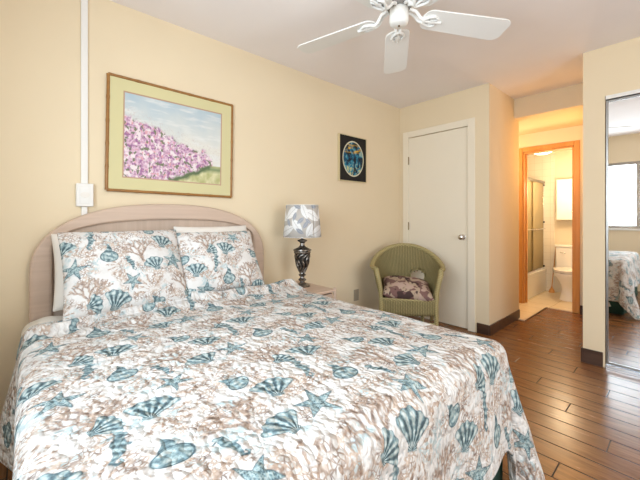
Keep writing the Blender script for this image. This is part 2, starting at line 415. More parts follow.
# wall with the mirror doors, return of the passage
m = MB().box(XM, 1.88, YM, YM+.1, 0, H).box(1.88, 3.75, YM, YM+.1, 2.065, H).box(3.75, XR, YM, YM+.1, 0, H)
m.build('wall_mirror_side', 'wall', kind=ST, smooth=False)
MB().box(XM, XM+.1, YM+.1, YQ+.1, 0, H).build('wall_passage_right', 'wall', kind=ST, smooth=False)
MB().box(XM+.1, XR, 3.95, 4.0, 0, H).build('wall_closet_back', 'wall', kind=ST, smooth=False)
# bathroom door wall
DX0, DX1, DZ = .842, 1.388, 2.0
m = MB().box(-.6, DX0, YQ, YQ+.12, 0, H).box(DX1, XM, YQ, YQ+.12, 0, H).box(DX0, DX1, YQ, YQ+.12, DZ, H)
m.build('wall_bathroom_front', 'wall_far', kind=ST, smooth=False)
MB().box(-.1, 1.75, YX, YX+.1, 0, 2.3).build('wall_bathroom_back', 'wall_far', kind=ST, smooth=False)
MB().box(-.1, .93, YX-.008, YX-.0005, 0, 2.145).build('wall_bathroom_back_tile', 'wall_tile', kind=ST, smooth=False)
MB().box(-.1, -.02, YQ+.12, YX, 0, 2.3).build('wall_bathroom_left', 'wall_tile_side', kind=ST, smooth=False)
MB().box(1.65, 1.75, YQ+.12, YX, 0, 2.3).build('wall_bathroom_right', 'wall_far', kind=ST, smooth=False)
# wall behind the camera with a window, right wall with an added opening for the fill
WX0, WX1, WZ0, WZ1 = .92, 2.64, .965, 2.01
m = MB().box(-.0, WX0, YB-.1, YB, 0, H).box(WX1, XR, YB-.1, YB, 0, H).box(WX0, WX1, YB-.1, YB, 0, WZ0).box(WX0, WX1, YB-.1, YB, WZ1, H)
m.build('wall_window_side', 'wall', kind=ST, smooth=False)
m = MB().box(XR, XR+.1, YB-.1, .35, 0, H).box(XR, XR+.1, 2.25, 4.0, 0, H).box(XR, XR+.1, .35, 2.25, 2.1, H)
m.build('wall_right', 'wall', kind=ST, smooth=False)
def window(name, x0, x1, z0, z1, y, n, axis='x'):
    e = bpy.data.objects.new(name, None); COL.objects.link(e); e['kind'] = ST
    def bx(a0, a1, c0, c1, th, off=0.0):
        return box(a0, a1, y-th+off, y+off, c0, c1) if axis == 'x' else box(y+off, y+th+off, a0, a1, c0, c1)
    f = .045
    mb = MB()
    for q in ((x0, x1, z0, z0+f), (x0, x1, z1-f, z1), (x0, x0+f, z0+f, z1-f), (x1-f, x1, z0+f, z1-f)):
        k = bx(*q, .06); b = len(mb.v); mb.v += k.v; mb.f += [tuple(i+b for i in ff) for ff in k.f]
    mb.build('window_frame', 'alu', e, smooth=False)
    for i in range(1, n):
        c = x0+(x1-x0)*i/n; bx(c-.028, c+.028, z0+f, z1-f, .05).build('window_mullion', 'alu', e, smooth=False)
    for i in range(n):
        a = x0+(x1-x0)*i/n+.028; b = x0+(x1-x0)*(i+1)/n-.028
        bx(a, b, z0+f, z1-f, .006, -.02 if axis == 'x' else .02).build('window_pane', 'glass', e, smooth=False)
window('window_1', WX0, WX1, WZ0, WZ1, YB-.005, 2)
box(WX0-.03, WX1+.03, YB, YB+.03, WZ0-.03, WZ0-.002).build('trim_1', 'white', kind=ST, bevel=.004)
window('window_side_added', .35, 2.25, 0.01, 2.1, XR+.005, 2, 'y')  # made-up glazing in the unseen right wall, lets the side fill in
# baseboards
bh = .10
MB().box(.905, XC, YD-.012, YD, 0, bh).build('baseboard_closet_front', 'base', kind=ST, bevel=.003)
MB().box(XC, XC+.012, YD-.012, YE, 0, bh).build('baseboard_closet_side', 'base', kind=ST, bevel=.003)
MB().box(XM, 1.868, YM-.012, YM, 0, .112).build('baseboard_mirror_side', 'base', kind=ST, bevel=.003)
MB().box(XM-.012, XM, YM-.012, YQ, 0, .112).build('baseboard_passage', 'base', kind=ST, bevel=.003)
MB().box(1.445, XM-.012, YQ-.012, YQ, 0, bh).build('baseboard_bathroom_front', 'base', kind=ST, bevel=.003)
MB().box(1.10, 1.108, 4.11, YQ-.001, 0.0, 0.009).build('trim_2', 'base', kind=ST)

# closet door
d1 = bpy.data.objects.new('door_1', None); COL.objects.link(d1); d1['kind'] = ST
box(.124, .812, YD+.003, YD+.04, .012, 2.062).build('door_panel', 'door', d1, bevel=.002)
m = MB().box(.052, .120, YD-.014, YD, 0, 2.137).box(.816, .888, YD-.014, YD, 0, 2.137).box(.120, .816, YD-.014, YD, 2.066, 2.137)
m.build('door_casing', 'door', d1, bevel=.004)
m = MB().box(.812, .818, YD, YD+.07, 0, 2.068).box(.118, .124, YD, YD+.07, 0, 2.068).build('door_jamb', 'door', d1)
for z in (.28, 1.04, 1.80): MB().tube([(.122, YD-.004, z-.045), (.122, YD-.004, z+.045)], .007, 8).build('hinge', 'brass', d1)
k = MB().lathe([(0, 0), (.030, 0), (.030, .006), (.012, .010), (.011, .030), (.022, .036), (.028, .046), (.026, .058), (.015, .066), (0, .067)], n=24)
k.build('door_knob', 'chrome', d1, loc=(.762, YD+.003, .94), rot=(PI/2, 0, 0))
# bathroom door frame
d2 = bpy.data.objects.new('door_2', None); COL.objects.link(d2); d2['kind'] = ST
cw = .056
m = MB()
for a0, a1, c0, c1 in ((DX0-cw, DX0, 0, DZ+cw), (DX1, DX1+cw, 0, DZ+cw), (DX0, DX1, DZ, DZ+cw)):
    m.box(a0, a1, YQ-.018, YQ, c0, c1)
m.build('door_casing', 'orange_wood', d2, bevel=.006)
m = MB().box(DX0, DX0+.018, YQ-.004, YQ+.13, 0, DZ).box(DX1-.018, DX1, YQ-.004, YQ+.13, 0, DZ).box(DX0, DX1, YQ-.004, YQ+.13, DZ-.018, DZ)
m.box(DX1-.030, DX1-.018, YQ+.05, YQ+.085, 0, DZ-.018).box(DX0+.018, DX0+.030, YQ+.05, YQ+.085, 0, DZ-.018)
m.build('door_jamb', 'orange_wood', d2, bevel=.002)
for z in (.25, 1.75): box(DX1-.021, DX1-.0175, YQ+.005, YQ+.04, z-.045, z+.045).build('hinge', 'brass', d2)
box(DX0+.018, DX1-.018, YQ+.0, YQ+.125, 0, .010).build('threshold', 'floor_tile', d2)

# ------------------------------------------------------------------ mirror closet doors
def mirror_door(x0, x1, y, label):
    t = thing('mirror_door', label, 'mirror', ((x0+x1)/2, y, .03))
    hw = (x1-x0)/2; h = 2.0
    box(-hw+.012, hw-.012, -.004, .004, .014, h-.014).build('mirror_panel', 'mirror', t, smooth=False)
    MB().box(-hw, -hw+.014, -.012, .012, 0, h).box(hw-.014, hw, -.012, .012, 0, h).box(-hw+.014, hw-.014, -.012, .012, 0, .016).box(-hw+.014, hw-.014, -.012, .012, h-.016, h).build('frame', 'alu', t, bevel=.002)
mirror_door(1.884, 2.85, YM+.015, 'tall thin-framed sliding mirror closet door reflecting the bed and window')
mirror_door(2.83, 3.745, YM+.045, 'second sliding mirror closet door, right of the one at the edge of view')
tk = MB().box(1.884, 3.746, YM-.003, YM+.08, 0, .010).box(1.884, 3.746, YM-.003, YM, .010, .026).box(1.884, 3.746, YM+.028, YM+.032, .010, .026).build('bottom_track', 'chrome')
tag(tk, 'bright metal floor track under the sliding mirror closet doors', 'track')
tk = MB().box(1.884, 3.746, YM-.006, YM-.001, 2.036, 2.064).box(1.884, 3.746, YM-.001, YM+.08, 2.052, 2.064).build('top_track', 'white')
tag(tk, 'white metal top track over the sliding mirror closet doors', 'track')

# ------------------------------------------------------------------ bed
BY0, BY1, BX0, BX1, BZ = .0, 1.455, .09, 1.80, .612
bed = thing('bed', 'double bed with pale arched wooden headboard against the long cream wall', 'bed', (0, 0, 0))
def arch(y0, y1, ztop, zsh, p=2.4, n=40):
    c = (y0+y1)/2; w = (y1-y0)/2
    return [(c - w*math.copysign(abs(math.cos(a))**(2/p), math.cos(a)), zsh + (ztop-zsh)*abs(math.sin(a))**(2/p)) for a in [PI*i/n for i in range(n+1)]]
def ring(y0, y1, zt, zs, y0i, y1i, zti, zsi, z0, x0, x1, name, m, bevel):
    o = [(y0, z0)] + arch(y0, y1, zt, zs) + [(y1, z0)]; i_ = [(y0i, z0)] + arch(y0i, y1i, zti, zsi) + [(y1i, z0)]
    mb = MB(); n = len(o)
    for x in (x0, x1): mb.v += [(x, a, b) for a, b in o] + [(x, a, b) for a, b in i_]
    for k in range(n-1):
        mb.f += [(k, k+1, n+k+1, n+k), (2*n+k, 3*n+k, 3*n+k+1, 2*n+k+1), (k, 2*n+k, 2*n+k+1, k+1), (n+k, n+k+1, 3*n+k+1, 3*n+k)]
    mb.f += [(0, n, 3*n, 2*n), (n-1, 3*n-1, 4*n-1, 2*n-1)]
    return mb.build(name, m, bed, bevel=bevel)
ring(.012, 1.408, 1.228, .84, .108, 1.312, 1.128, .98, .0, .022, .072, 'headboard', 'head', .014)
mb = MB().prism([(.10, .30)] + arch(.10, 1.32, 1.135, .97) + [(1.32, .30)], .032, .048, lambda a, b, z: (z, a, b)); mb.build('headboard_panel', 'head_dark', bed, smooth=False)
MB().box(BX0, BX1-.01, BY0+.01, BY1-.01, .06, .31).build('box_spring', 'linen', bed, bevel=.03)
# green bed skirt with soft pleats
def skirt():
    P = []; U = []
    per = [(BX0+.05, BY0+.004), (BX1, BY0+.004), (BX1, BY1-.004), (BX0+.05, BY1-.004)]
    pts = []
    for (a, b), (c, d) in zip(per, per[1:]):
        L = math.hypot(c-a, d-b); n = int(L/.018)
        for i in range(n): pts.append((a+(c-a)*i/n, b+(d-b)*i/n, (d-b)/L, -(c-a)/L))
    for s, (x, y, nx, ny) in enumerate(pts):
        w_ = math.sin(s*.55)*.009 + math.sin(s*.17)*.006
        P.append([(x+nx*w_*k, y+ny*w_*k, .33*(1-k)+.012*k) for k in (0, .33, .66, 1)])
    MB().grid(P).build('bed_skirt', 'green', bed, solid=.004)
skirt()
def slab(name, x0, x1, y0, y1, z0, z1, r, m, par):
    mb = MB().box(x0, x1, y0, y1, z0, z1); return mb.build(name, m, par, bevel=r)
slab('mattress', BX0-.01, BX1-.005, BY0+.004, BY1-.004, .315, BZ-.008, .045, 'linen', bed)

def fbm(x, y, s, sd=0): return noise.noise(Vector((x*s, y*s, sd)))
# the quilt: cloth laid over the mattress, hanging on three sides
def make_quilt():
    R_ = .050; A0 = .40; OV_F, OV_S = .365, .50; ins = .03
    xe = BX1 + .02 - R_; ye0 = BY0 + R_ - .015; ye1 = BY1 + .015 - R_; ztop = BZ + .022
    na, nb = 170, 210
    aL = xe + OV_F + .04; b0 = ye0 - .43; b1 = ye1 + OV_S
    P, U = [], []
    arc = PI*R_/2
    for i in range(na+1):
        row = []; ur = []
        for j in range(nb+1):
            b = b0 + (b1-b0)*j/nb; k_ = min(1, max(0, (b-1.36)/.12)); a = A0 + (aL+.155*k_*k_*(3-2*k_)-A0)*i/na
            p = max(0, a-xe); q = max(0, b-ye1) if b > .7 else max(0, ye0-b); sy = 1 if b > .7 else -1
            rho = math.hypot(p, q)
            if rho <= 0:
                x, y = a, b
                z = ztop + .010*fbm(a, b, 3.0) + .004*fbm(a, b, 12) 
                crown = .016*math.sin(PI*min(1, max(0, (b-ye0)/(ye1-ye0)))); z += crown
            else:
                ph = math.atan2(q, p)                 # 0 = foot side, 90 deg = long side
                c2 = max(0, math.sin(2*ph)) if (p > 0 and q > 0) else 0
                tilt = math.radians((5 if ph < .5 else (13 if sy < 0 else 7)) )
                if p > 0 and q > 0: tilt = math.radians(5 + (2 if sy > 0 else -2)*max(0, math.sin(ph*1.0))**3 + (11 if sy > 0 else 10)*c2**1.6)
                elif q > 0: k_ = min(1, max(0, (.78-a)/.3)); tilt = math.radians(1 + 11*k_*k_*(3-2*k_) if sy < 0 else 7)
                t = min(rho, arc)/R_; out = R_*math.sin(t)*1.0; dn = R_*(1-math.cos(t))
                if rho > arc:
                    h = rho-arc; out += h*math.sin(tilt); dn += h*math.cos(tilt)
                    s_ = (b if q == 0 else a) ; wv = math.sin(s_*17+sy)*.5+math.sin(s_*9.5+2)*.5
                    out += wv*(.022 if (sy > 0 or p > 0) else .006)*min(1, h/.25)*(1-c2)
                    out += .004*fbm(a, b, 9)
                if p > 0 and q > 0:
                    az = ph + .22*math.sin(4*ph)*min(1, rho/.3)*-1
                    # a crease beside the corner fold
                    cr = math.exp(-((math.degrees(ph)-17)/8)**2)*min(1, max(0, rho-.10)/.2)*.050
                    out -= cr
                    x = xe + out*math.cos(az); y = (ye1 if sy > 0 else ye0) + sy*out*math.sin(az)
                elif p > 0: x = xe+out; y = b
                else: x = a; y = (ye1 if sy > 0 else ye0) + sy*out
                crown = 0; z = ztop - dn + .010*fbm(a, b, 3.0)*max(0, 1-rho/.08)
            # folded, rumpled head end of the quilt
            e = a-A0
            if rho < arc*1.5:
                k = 1-min(1, rho/(arc*1.5))
                wob = .02*math.sin(b*7+1)+.015*math.sin(b*17)
                z += k*(.030*math.exp(-((e-.05-wob)/.030)**2) + .016*math.exp(-((e-.15-wob*1.5)/.035)**2) + .040*math.exp(-(e/.10)**2))
            z = max(z, .02+.001*(i % 3))
            row.append((x, y, z)); ur.append((b, -a))
        P.append(row); U.append(ur)
    o = MB().grid(P, U).build('quilt', 'quilt', solid=.012, sub=1)
    tag(o, 'white quilt printed with blue shells and brown coral spread over the bed', 'quilt')
make_quilt()
# fitted sheet / lower blanket edge showing under the pillows
def sheet():
    P = []
    for i in range(21):
        x = .085 + .50*i/20; row = []
        for j in range(61):
            b = -.16 + 1.77*j/60; q = max(0, .035-b, b-1.415); y = b; z = .616
            if q > 0:
                t = min(q/.05, PI/2); out = .05*math.sin(t); dn = .05*(1-math.cos(t)) + max(0, q-.05*PI/2)
                y = (.035-out) if b < .7 else (1.415+out); z -= dn
            z += (.035*math.exp(-((b-.08)/.09)**2) + .012)*math.sin(PI*min(1, (x-.085)/.40)) if q == 0 else 0
            row.append((x, y, z))
        P.append(row)
    o = MB().grid(P).build('sheet', 'linen', solid=.006, sub=1); tag(o, 'plain off-white sheet showing at the head of the bed under the pillows', 'bed sheet')
sheet()
# pillows
def pillow_mesh(name, m, w, h, t, par=None, flange=0.0, seed=0):
    n = 28; mb = MB()
    for side in (1, -1):
        P, U = [], []
        for i in range(n+1):
            u = -1+2*i/n; r1, r2 = [], []
            for j in range(n+1):
                v = -1+2*j/n
                prof = (max(0, 1-abs(u)**3.0)**.55)*(max(0, 1-abs(v)**3.0)**.55)
                px = u*w/2*(1-.055*(1-v*v)*0 - .05*math.cos(v*PI/2)*abs(u)); pz = v*h/2*(1-.05*math.cos(u*PI/2)*abs(v))
                th = side*t/2*prof*(1+.12*fbm(u, v, 1.6, seed)) + .006*fbm(u, v, 5, seed+side)*prof
                r1.append((px, -th, pz)); r2.append((px+w/2+seed*.37, pz+h/2+seed*.21))
            P.append(r1); U.append(r2)
        mb.grid(P, U, flip=side < 0)
    o = mb.build(name, m, par, sub=1)
    bm = bmesh.new(); bm.from_mesh(o.data); bmesh.ops.remove_doubles(bm, verts=bm.verts, dist=.0006)
    bmesh.ops.recalc_face_normals(bm, faces=bm.faces); bm.to_mesh(o.data); bm.free()
    for p in o.data.polygons: p.use_smooth = True
    return o
def pillow(name, label, m, w, h, t, loc, lean, yaw=0, roll=0, seed=0, group=None):
    o = pillow_mesh(name, m, w, h, t, seed=seed)
    # local x across the bed (world +Y), local -y is the front, z up
    o.rotation_mode = 'QUATERNION'
    q = Matrix.Rotation(PI/2+yaw, 4, 'Z') @ Matrix.Rotation(-lean, 4, 'X') @ Matrix.Rotation(roll, 4, 'Y')
    o.rotation_quaternion = q.to_quaternion(); o.location = loc
    return tag(o, label, 'pillow', group)
pillow('pillow', 'plain off-white pillow behind the left shell-print pillow, edge peeking out', 'linen', .57, .42, .14, (.165, .375, .87), math.radians(24), seed=3)
pillow('pillow', 'plain off-white pillow peeking out above the right shell-print pillow', 'linen', .54, .44, .13, (.165, .975, .885), math.radians(22), seed=5)
pillow('pillow', 'left shell-print pillow, larger in view, leaning on the headboard', 'sham', .59, .47, .17, (.335, .405, .872), math.radians(31), yaw=.03, roll=.0, seed=0)
pillow('pillow', 'right shell-print pillow, farther from camera, nearer the lamp', 'sham', .55, .43, .16, (.315, .925, .868), math.radians(31), yaw=-.02, roll=.0, seed=1)

# ------------------------------------------------------------------ nightstand and lamp
ns = thing('nightstand', 'low pale wood nightstand between the bed and the wicker chair', 'nightstand', (.02, 1.525, 0))
box(0, .475, 0, .26, .567, .589).build('top', 'head', ns, bevel=.005)
MB().box(.01, .44, .012, .030, .04, .567).box(.01, .44, .232, .250, .04, .567).box(.01, .028, .03, .232, .04, .567).box(.028, .44, .03, .232, .06, .08).build('body', 'head', ns, bevel=.002)
for z in (.33, .09):
    dr = box(.440, .458, .02, .242, z, z+.225).build('drawer', 'head', ns, bevel=.004)
    MB().lathe([(0, 0), (.008, 0), (.008, .012), (.015, .018), (.012, .026), (0, .028)], n=16).build('knob', 'brass', dr, loc=(.458, .131, z+.115), rot=(0, PI/2, 0))
for x in (.03, .445):
    for y in (.02, .225): box(x-.015, x+.015, y-.008, y+.022, 0, .05).build('leg', 'head', ns, bevel=.004)
MB().tube([(.468, .253, .045), (.468, .253, .600)], .012, 14).build('corner_post', 'head', ns)

LP = (.235, 1.66, .5895)
lp = thing('table_lamp', 'urn-shaped dark silver table lamp with leaf-print drum shade on the nightstand', 'lamp', LP)
MB().lathe([(0, 0), (.062, 0), (.064, .008), (.050, .016), (.030, .022), (.022, .030), (.018, .040), (.030, .048), (.032, .056), (.018, .066), (.015, .078), (.028, .086), (.030, .094), (.018, .102), (.016, .110)], n=36).build('base', 'bronze', lp)
MB().lathe([(.012, .108), (.022, .125), (.034, .165), (.046, .215), (.052, .255), (.050, .268), (0, .270)], n=28).build('inner_core', 'darkcore', lp)
def urn_r(f): return .020 + (.060-.020)*math.sin(f*PI/2)**.85
n = 10
for d in (1,):
    for k in range(n):
        pts = []
        for i in range(19):
            f = i/18; a = 2*PI*k/n + d*f*1.5 + .45*math.sin(f*PI*2); r = urn_r(f); pts.append((r*math.cos(a), r*math.sin(a), .110+.158*f))
        MB().tube(pts, [.0048+.0028*math.sin(PI*i/18) for i in range(19)], 8).build('twisted_rib', 'bronze', lp)
MB().lathe([(.050, .262), (.066, .266), (.070, .274), (.066, .282), (.074, .288), (.072, .296), (.054, .304), (.030, .316), (.020, .326), (.018, .345), (.026, .356), (.038, .362), (.039, .370), (.020, .376), (.010, .380), (.008, .400)], n=36).build('collar', 'bronze', lp)
MB().tube([(0, 0, .395), (0, 0, .64)], .005, 8).build('rod', 'bronze', lp)
MB().lathe([(.013, .395), (.013, .43), (.010, .432), (.0, .432)], n=16).build('socket', 'brass', lp)
def m_leaf(t, p):
    x, y, z = sep(t, p); e = y.abs() - (1 - x*x)*0.42; f = e.step(0, 0.03)
    tn = (y.abs()).step(0.035, 0.02)*0.9 + ((x*22 - y.abs()*20).sin().remap(0.5, 1))*0.35
    return f, tn
G['leaf'] = group('print_leaf', m_leaf)
def shade_col(t):
    uv = coord(t, 'UV'); c = mix(t, noi(t, uv, 30, 3), (0.48, 0.45, 0.42), (0.58, 0.54, 0.50))
    T = (.30, .25)
    WH = [(0.0, (0.84, 0.84, 0.84)), (1.0, (0.62, 0.61, 0.60))]; GR = [(0.0, (0.33, 0.35, 0.40)), (1.0, (0.50, 0.51, 0.54))]
    for cx, cy, s, rot, colr in [(.05, .17, .085, .5, WH), (.11, .05, .095, -.35, WH), (.17, .19, .08, -.7, WH), (.22, .09, .07, .9, WH), (.28, .20, .065, 1.2, WH), (.02, .06, .06, -1.1, WH),
                                 (.20, .16, .035, 1.9, GR), (.245, .05, .036, .6, GR), (.25, .13, .036, -.7, GR), (.145, .115, .034, 1.1, GR), (.29, .10, .036, 2.2, GR), (.07, .235, .034, .1, GR), (.22, .235, .036, .4, GR), (.01, .125, .03, .7, GR)]:
        q = vm(t, 'SUBTRACT', uv, (cx, cy, 0)); n = t.nodes.new('ShaderNodeVectorMath'); n.operation = 'WRAP'; put(t, n.inputs[0], q)
        n.inputs[1].default_value = (T[0]/2, T[1]/2, 1); n.inputs[2].default_value = (-T[0]/2, -T[1]/2, -1)
        mp = t.nodes.new('ShaderNodeMapping'); t.links.new(n.outputs[0], mp.inputs[0]); mp.inputs['Rotation'].default_value = (0, 0, rot); mp.inputs['Scale'].default_value = (1/s,)*3
        f, tn = use(t, G['leaf'], S(t, mp.outputs[0])); c = mix(t, f, c, ramp(t, tn, colr))
    return c
M['shade'] = material('leaf_print_shade_fabric', (0.7,)*3, 0.85, build=shade_col, spec=0.2)
P, U = [], []
for i in range(65):
    a = 2*PI*i/64; P.append([((.152-.024*f)*math.cos(a), (.152-.024*f)*math.sin(a), .395+.256*f) for f in (0, .5, 1)]); U.append([(.90*i/64+.06, .25*f) for f in (0, .5, 1)])
sh = MB().grid(P, U).build('lamp_shade', 'shade', lp, solid=.003)
MB().tube([(.151*math.cos(2*PI*i/48), .151*math.sin(2*PI*i/48), .397) for i in range(48)], .003, 6, closed=True).build('bottom_trim', 'white', sh)
MB().tube([(.128*math.cos(2*PI*i/48), .128*math.sin(2*PI*i/48), .649) for i in range(48)], .003, 6, closed=True).build('top_trim', 'white', sh)
MB().tube([(-.126, 0, .64), (0, 0, .635), (.126, 0, .64)], .002, 6).tube([(0, -.126, .64), (0, 0, .635), (0, .126, .64)], .002, 6).build('shade_spider', 'brass', sh)

# ------------------------------------------------------------------ wicker chair
def wick_col(t):
    x, y = sep(t, coord(t, 'UV'))[:2]; s = (x*420).sin()*0.5+0.5; r_ = (y*500 + (x*210).sin().remap(-.1, .1)*PI).sin()*0.5+0.5
    g = (s*r_).pow(0.5); n = noi(t, coord(t, 'UV'), 9, 3)
    return mix(t, g.remap(.1, .8), (0.14, 0.115, 0.05), mix(t, n, (0.35, 0.285, 0.125), (0.50, 0.42, 0.20)))
def wick_bump(t):
    x, y = sep(t, coord(t, 'UV'))[:2]; s = (x*420).sin()*0.5+0.5; r_ = (y*500 + (x*210).sin().remap(-.1, .1)*PI).sin()*0.5+0.5
    return s*1.0+r_*0.5, 0.8, 0.004
M['wicker'] = material('olive_wicker', (0.4, 0.38, 0.2), 0.6, build=wick_col, bump=wick_bump, spec=0.3)
def wrap_col(t):
    x, y, z = sep(t, coord(t)); s = ((z*380 + x*160 + y*160).sin()*0.5+0.5)
    return mix(t, s, (0.25, 0.20, 0.09), (0.50, 0.42, 0.20))
M['wrap'] = material('olive_wrapped_cane', (0.4, 0.38, 0.2), 0.6, build=wrap_col, spec=0.3)
ch = thing('wicker_armchair', 'olive green wicker armchair in the corner before the white door', 'armchair', (.455, 2.80, 0), math.radians(38))
PH = math.radians(122)
def top_h(ph):
    f = abs(ph)/PH; k = .5+.5*math.cos(min(1, f*1.18)*PI); return .655 + .185*k**.9 - .01*f
def rad(ph, z):
    f = abs(ph)/PH; g = max(0, (z-.34)/.50); bulge = 1+.0*f
    rx = .245 + .100*g**.7; ry = .235 + .080*g**.8
    if z < .34: rx = .245-.0*(.34-z); ry = .235
    flare = 1 + (.10*f**3)*g
    return rx*flare, ry
def shell_pt(ph, z):
    rx, ry = rad(ph, z); return (rx*math.sin(ph), ry*math.cos(ph)*(1.0 if abs(ph) < PI/2 else .95), z)
# back and arms: one woven shell with two small arched openings
NA, NZ = 96, 40; mb = MB(); P = []; U = []
hole_c = [(.46, .525)]; HR = (.28, .070)
def hole(ph, z):
    for c, zc in hole_c:
        u = (ph-c)/HR[0]; v = (z-zc)/HR[1]; d = math.hypot(u, v)
        if d < 1.8: return c, zc, u, v, d
    return None
for i in range(NA+1):
    ph = -PH + 2*PH*i/NA; r_, ur = [], []
    for j in range(NZ+1):
        z0 = .17; z = z0 + (top_h(ph)-z0)*j/NZ; p2 = ph
        hh = hole(ph, z)
        if hh and hh[4] < 1.25:
            c, zc, u, v, d = hh
            if d > .72: p2 = c+u/d*HR[0]; z = zc+v/d*HR[1]
        r_.append(shell_pt(p2, z)); ur.append((p2*.29, z))
    P.append(r_); U.append(ur)
mb.grid(P, U)
keep = []
for f in mb.f:
    cs = [mb.v[i] for i in f]; ii = [divmod(i, NZ+1) for i in f]
    ph = -PH+2*PH*(sum(a for a, b in ii)/4)/NA; z = sum(c[2] for c in cs)/4
    hh = hole(ph, z)
    if hh and hh[4] < .86: continue
    keep.append(f)
mb.f = keep; mb.build('back_and_arms', 'wicker', ch, solid=.014)
for c, zc in hole_c:
    MB().tube([shell_pt(c+math.cos(a)*HR[0]*.98, zc+math.sin(a)*HR[1]*.98) for a in [2*PI*i/28 for i in range(28)]], .008, 8, closed=True).build('opening_rim', 'wrap', ch)
rim = []
for i in range(NA+1):
    ph = -PH+2*PH*i/NA; x, y, z = shell_pt(ph, top_h(ph)); k = 1.03; rim.append((x*k, y*k, z+.004))
fp = {}
for s in (-1, 1):
    x, y, z = rim[0] if s < 0 else rim[-1]
    fp[s] = [(x*1.0, y-.01, z-.0), (x*.985, y-.035, z-.03), (x*.93, y-.042, z-.09), (x*.87, y-.035, z-.19), (x*.85, y-.03, z-.32), (x*.85, y-.03, .17), (x*.86, y-.032, .0)]
MB().tube(rim, [.019+.006*abs(math.sin(2*PI*i/NA)) for i in range(NA+1)], 12).build('rim', 'wrap', ch)
for s in (-1, 1): MB().tube(fp[s], [.022, .024, .022, .020, .019, .019, .018], 12).build('leg', 'wrap', ch)
for s in (-1, 1):
    x, y, z = shell_pt(s*.75, .2); MB().tube([(x, y, .22), (x*1.02, y*1.04, .0)], .018, 12).build('leg', 'wrap', ch)
# woven front apron, seat, lower stretcher
fx = fp[1][4][0]; fy = fp[1][4][1]
P = [[(fx*(-1+2*i/24), fy-.030*math.sin(PI*i/24), z) for z in (.235, .265, .30, .34, .375)] for i in range(25)]
U = [[(2*fx*i/24, z) for z in (.235, .265, .30, .34, .375)] for i in range(25)]
MB().grid(P, U).build('front_apron', 'wicker', ch, solid=.012)
out = [(fx*(1-2*i/24), fy-.030*math.sin(PI*i/24)) for i in range(25)]
seat = out + [(shell_pt(p, .35)[0]*.98, shell_pt(p, .35)[1]*.98) for p in [-PH+2*PH*i/30 for i in range(31)]]
sm = MB().prism(seat, .352, .372); sm.uv = {i: (v[0], v[1]) for i, v in enumerate(sm.v)}; sm.build('seat', 'wicker', ch, smooth=False)
MB().tube([(-fx, fy, .375)]+[(fx*(-1+2*i/12), fy-.030*math.sin(PI*i/12), .376) for i in range(13)], .012, 8).build('front_rail', 'wrap', ch)
MB().tube([(fx*(-1+2*i/12), fy-.02*math.sin(PI*i/12), .16) for i in range(13)], .011, 8).build('stretcher', 'wrap', ch)
def cush_col(t):
    p = coord(t); wv = noi(t, p, 6, 2, col=True); p = vm(t, 'ADD', p, vm(t, 'SCALE', wv, scale=0.12))
    a = noi(t, p, 9, 2); b = noi(t, vm(t, 'ADD', p, (3, 1, 2)), 11, 2)
    c = mix(t, (a-.5).abs().step(0.06, .01), (0.20, 0.11, 0.10), (0.46, 0.35, 0.26)); c = mix(t, b.step(.42, .01), c, (0.075, 0.045, 0.042))
    return mix(t, (b-.60).step(0.0, .01), (0.50, 0.36, 0.30), c)
M['cushion'] = material('floral_cushion_cloth', (0.3, 0.2, 0.2), 0.85, build=cush_col, bump=lambda t: (noi(t, coord(t), 60, 2), .3, .003), spec=0.2)
cu = pillow_mesh('cushion', 'cushion', .47, .40, .17, seed=2)
cu.rotation_euler = (math.radians(-78), math.radians(4), math.radians(38)); cu.location = (.455+.02, 2.80-.035, .452)
tag(cu, 'puffy brown and pink floral cushion on the wicker chair seat', 'cushion')

# ------------------------------------------------------------------ ceiling fan
FC = (1.26, 1.51)
fan = thing('ceiling_fan', 'white five-blade ceiling fan above the middle of the bed', 'ceiling fan', (FC[0], FC[1], H), math.radians(55.5))
MB().lathe([(0, 0), (.075, 0), (.078, -.02), (.060, -.035), (.03, -.04), (0, -.04)], n=40).build('ceiling_canopy', 'fanwhite', fan)
MB().lathe([(.03, -.03), (.105, -.038), (.128, -.055), (.132, -.085), (.126, -.120), (.112, -.135), (.075, -.142), (0, -.142)], n=48).build('motor_housing', 'fanwhite', fan)
MB().lathe([(0, -.140), (.062, -.140), (.068, -.150), (.066, -.165), (.050, -.170), (0, -.170)], n=40).build('flywheel', 'alu', fan)
MB().lathe([(0, -.168), (.048, -.168), (.050, -.180), (.051, -.235), (.047, -.248), (.036, -.256), (0, -.258)], n=40).build('switch_housing', 'fanwhite', fan)
MB().lathe([(0, -.262), (.006, -.262), (.006, -.252), (0, -.252)], n=12).build('finial', 'brass', fan)
def blade_outline():
    pts = []; r0, r1 = .128, .622
    for i in range(9): a = PI/2+PI*i/8; pts.append((r0+.045+.045*math.cos(a), .070*math.sin(a)))
    L = [(r1-.045, -.080)]; L += [(r1-.045+.045*math.sin(a), -.038-.042*math.cos(a)) for a in [PI/2*i/6 for i in range(7)]]
    pts += L + [(x, -y) for x, y in L[::-1]]
    return pts
pitch = math.radians(-9)
